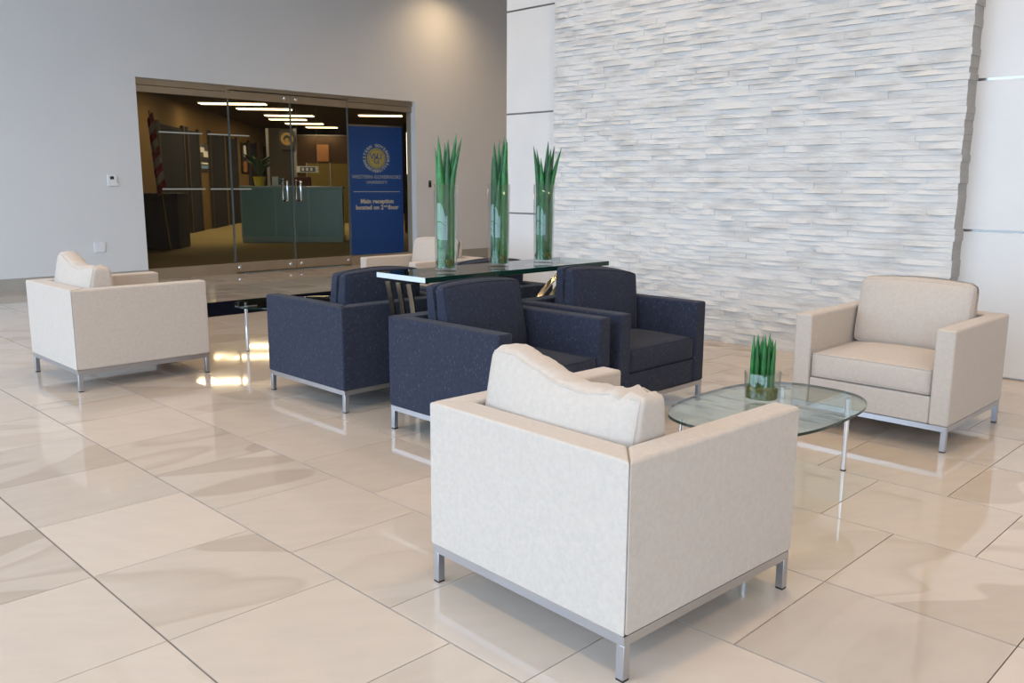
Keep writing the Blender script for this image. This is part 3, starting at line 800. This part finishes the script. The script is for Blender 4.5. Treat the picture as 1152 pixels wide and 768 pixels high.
# grey partition with emblem
def panel_at(name, label, cat, pa, pb, ya, yb, D_, mat, th=.08):
    c = at_depth((pa+pb)/2, 205, D_); w = (pb-pa)/F_PX*D_; z1 = H+(205.5-ya)/F_PX*D_; z0 = H+(205.5-yb)/F_PX*D_
    t = thing(name, label, cat, (c.x, c.y, 0), RZ)
    box('board', -w/2, w/2, 0, th, max(0, z0), z1, mat, t, bev=.004); return t, w, max(0, z0), z1
PD = 27.
t, w, z0, z1 = panel_at('partition', 'grey partition panel standing behind the reception desk', 'partition', 303, 333, 146, 300, PD, 'grey_wall', .15)
for s in (-1, 1): box('edge_trim', s*w/2-.04, s*w/2+.04, -.01, .16, 0, z1, 'window_frame', t)
c = at_col(323, 157, PD-.1); t = thing('emblem_plaque', 'dark shield plaque with a gold ring emblem on the grey partition', 'plaque', c, RZ)
bm = prism_bm([(-.20, -.30), (.20, -.30), (.27, .05), (.2, .27), (-.2, .27), (-.27, .05)], -.02, .02); me = mesh_of(bm, 'shield'); me.transform(Matrix.Rotation(R(90), 4, 'X')); link('shield', me, 'black_plastic', t)
me = mesh_of(lathe_bm([(.11, 0), (.19, 0), (.19, .02), (.11, .02), (.11, 0)], 28), 'ring', 40); me.transform(Matrix.Translation((0, -.02, .02)) @ Matrix.Rotation(R(90), 4, 'X')); link('ring', me, 'gold', t)
me = mesh_of(lathe_bm([(0, 0), (.075, 0), (.06, .03), (0, .035)], 8), 'boss', 40); me.transform(Matrix.Translation((0, -.02, -.02)) @ Matrix.Rotation(R(90), 4, 'X')); link('boss', me, 'gold', t)
t, w, z0, z1 = panel_at('low_screen', 'olive low screen panels beyond the right of the reception desk', 'partition', 346, 398, 184, 300, 30., 'olive_wall')
for k in range(3): box('screen_trim', -w/2+k*w/2-.02, -w/2+k*w/2+.02, -.02, .1, 0, z1+.02, 'window_frame', t)
c = at_col(346, 190.5, 25.); t = thing('hanging_sign', 'white and blue lettered sign hanging over the reception desk', 'sign', c, RZ)
box('sign_board', -.31, .31, 0, .05, -.09, .09, 'print_white', t, bev=.005); box('blue_field', -.21, .22, -.006, .0, -.07, .07, 'print_blue', t)
for k in range(3): box('print_bar', -.16+k*.12, -.10+k*.12, -.010, -.006, -.04, .04, 'print_white', t)
for s in (-.28, .28): tube('wire', [(s, .025, .09), (s, .025, IC-c.z)], .004, 'window_frame', t, 5)
c = at_col(363, 172, 33.); t = thing('brown_picture', 'orange brown picture high on the dark far wall', 'picture', (c.x, c.y, c.z), RZ)
box('frame', -.26, .26, 0, .05, -.36, .36, 'dark_wall', t); box('canvas', -.22, .22, -.01, 0, -.31, .31, 'print_brown', t)
c = at_depth(363, 205, 33.06); t = thing('partition', 'dark brown full height partition carrying the orange brown picture', 'partition', (c.x, c.y, 0), RZ)
box('board', -1.0, 1.25, 0, .15, 0, 3.1, 'dark_wall', t); box('cap_rail', -1.0, 1.25, -.01, .16, 3.1, 3.16, 'grey_wall', t)
# ceiling strip lights of the reception room
def strip_lamp(par, w):
    li = bpy.data.lights.new('strip_lamp', 'AREA'); li.shape = 'RECTANGLE'; li.size = w; li.size_y = .38; li.energy = 40; li.color = (1., .84, .58)
    lo = bpy.data.objects.new('strip_lamp', li); col.objects.link(lo); lo.parent = par; lo.location = (0, 0, -.025)
for k, (pa, pb, py, tag_) in enumerate(((210, 266, 0, 'nearest the glass front'), (226, 298, 116.5, 'second from the glass front'), (268, 327, 122.5, 'third from the glass front'), (299, 352, 130, 'fourth from the glass front'), (304, 344, 134.3, 'fifth from the glass front'), (322, 363, 139, 'sixth from the glass front'), (345, 379, 143.2, 'farthest from the glass front'), (404, 452, 130, 'above the blue banner'))):
    D_ = 20.3 if k == 0 else F_PX*(IC-H)/(205-py) if False else (20.3 if k == 0 else None)
    if D_ is None:
        d = ray((pa+pb)/2, py); kk = (IC-.03-H)/d.z; c = Vector((0, 0, H))+d*kk; D_ = kk
    else:
        q = at_depth((pa+pb)/2, 205, D_); c = Vector((q.x, q.y, IC-.03))
    c.z = IC-.03; w = (pb-pa)/F_PX*D_
    t = thing('strip_light', 'long warm ceiling strip light in the reception room, '+tag_, 'light', c, RZ, 'reception strip lights')
    box('diffuser', -w/2, w/2, -.20, .20, -.02, .0, 'strip_light', t); strip_lamp(t, w); box('housing', -w/2-.03, w/2+.03, -.23, .23, .0, .028, 'window_frame', t)
# far daylit window seen right of the banner
c = at_depth(461.5, 170, 24.); w3_ = thing('slit_window', 'tall bright slit window beyond the blue banner', 'window', (c.x, c.y, 0), RZ)
box('pane', -.10, .10, 0, .03, 1.62, 2.75, 'lit_window', w3_)
for s in (-1, 1): box('window_post', s*.14-.04, s*.14+.04, -.02, .05, 0, 3.0, 'dark_wall', w3_)
box('sill', -.14, .14, -.02, .05, 1.54, 1.62, 'dark_wall', w3_)

# blue roll-up banner
def text_mesh(body, size, bold=False):
    cu = bpy.data.curves.new('txt', 'FONT'); cu.body = body; cu.size = size; cu.align_x = 'CENTER'; cu.align_y = 'CENTER'
    cu.offset = .004*size/.1 if bold else .0; cu.extrude = .001; cu.resolution_u = 3
    ob = bpy.data.objects.new('txt', cu); col.objects.link(ob)
    me = bpy.data.meshes.new_from_object(ob.evaluated_get(bpy.context.evaluated_depsgraph_get()))
    bpy.data.objects.remove(ob); bpy.data.curves.remove(cu); me.materials.clear()
    return me
BY = 12.95
def onY(px, py, Y): d = ray(px, py); return Vector((0, 0, H))+d*(Y/d.y)
bl, br_ = onY(396, 288, BY+.12), onY(454.5, 286, BY-.12)
bc = (bl+br_)/2; bwid = (Vector((br_.x, br_.y))-Vector((bl.x, bl.y))).length; brot = math.atan2(br_.y-bl.y, br_.x-bl.x)
ztop = onY(424, 141.5, BY).z
t = thing('roll_up_banner', 'blue roll up banner with gold seal and white lettering behind the right sidelight', 'banner', (bc.x, bc.y, 0), brot)
box('base', -bwid/2-.01, bwid/2+.01, -.07, .07, 0, .10, 'brushed_steel', t, bev=.01)
box('sheet', -bwid/2, bwid/2, -.002, .002, .10, ztop-.02, 'banner_blue', t)
box('top_bar', -bwid/2, bwid/2, -.012, .012, ztop-.02, ztop+.012, 'brushed_steel', t, bev=.003)
tube('rear_pole', [(0, .03, .1), (0, .03, ztop)], .01, 'brushed_steel', t, 8)
Bh = ztop-.10; RX = Matrix.Rotation(R(90), 4, 'X')
def bz(py): return .10 + Bh*(287.0-py)/(287.0-141.5)
mpp = Bh/145.5
def stick(name, me, mat, x, z): me.transform(Matrix.Translation((x, -.004, z)) @ RX); return link(name, me, mat, t)
sz = bz(178); sr = 11.5*mpp
me = mesh_of(lathe_bm([(0, 0), (sr, 0), (sr, .001), (0, .001)], 36), 'seal_disc'); stick('seal_disc', me, 'banner_gold', 0, sz)
me = mesh_of(lathe_bm([(sr*.86, .001), (sr*.9, .001), (sr*.9, .002), (sr*.86, .002), (sr*.86, .001)], 36), 'seal_line'); stick('seal_line', me, 'banner_blue', 0, sz)
for ch, dx, dz, s_ in (('W', -.045, .03, .16), ('G', .0, -.045, .16), ('U', .055, .03, .15)):
    me = text_mesh(ch, s_); me.transform(Matrix.Translation((dx, 0, 0))); stick('monogram', me, 'banner_blue', 0, sz+dz).location = (0, -.003, 0)
def ring_text(body, r, a0, a1, size):
    bmr = bmesh.new()
    for k, ch in enumerate(body):
        if ch == ' ': continue
        a = a0+(a1-a0)*k/(len(body)-1); me = text_mesh(ch, size, True)
        me.transform(Matrix.Rotation(a-math.pi/2 if a0 > a1 else a+math.pi/2, 4, 'Z')); me.transform(Matrix.Translation((r*math.cos(a), r*math.sin(a), 0))); bmr.from_mesh(me); bpy.data.meshes.remove(me)
    me = bpy.data.meshes.new('ring_lettering'); bmr.to_mesh(me); bmr.free(); return me
stick('ring_lettering', ring_text('WESTERN GOVERNORS', sr*1.25, R(205), R(-25), .072), 'banner_light', 0, sz)
stick('ring_lettering', ring_text('UNIVERSITY', sr*1.25, R(218), R(322), .072), 'banner_light', 0, sz)
stick('title', text_mesh('WESTERN GOVERNORS', .088), 'banner_light', 0, bz(199))
stick('title', text_mesh('UNIVERSITY', .075), 'banner_light', 0, bz(205))
box('rule', -bwid*.44, bwid*.44, -.005, -.003, bz(215.5)-.006, bz(215.5)+.006, 'banner_light', t)
stick('notice', text_mesh('Main reception', .105, True), 'print_white', 0, bz(226.5))
stick('notice', text_mesh('located on 2   floor', .105, True), 'print_white', 0, bz(233.5))
stick('notice', text_mesh('nd', .06, True), 'print_white', .158, bz(232))
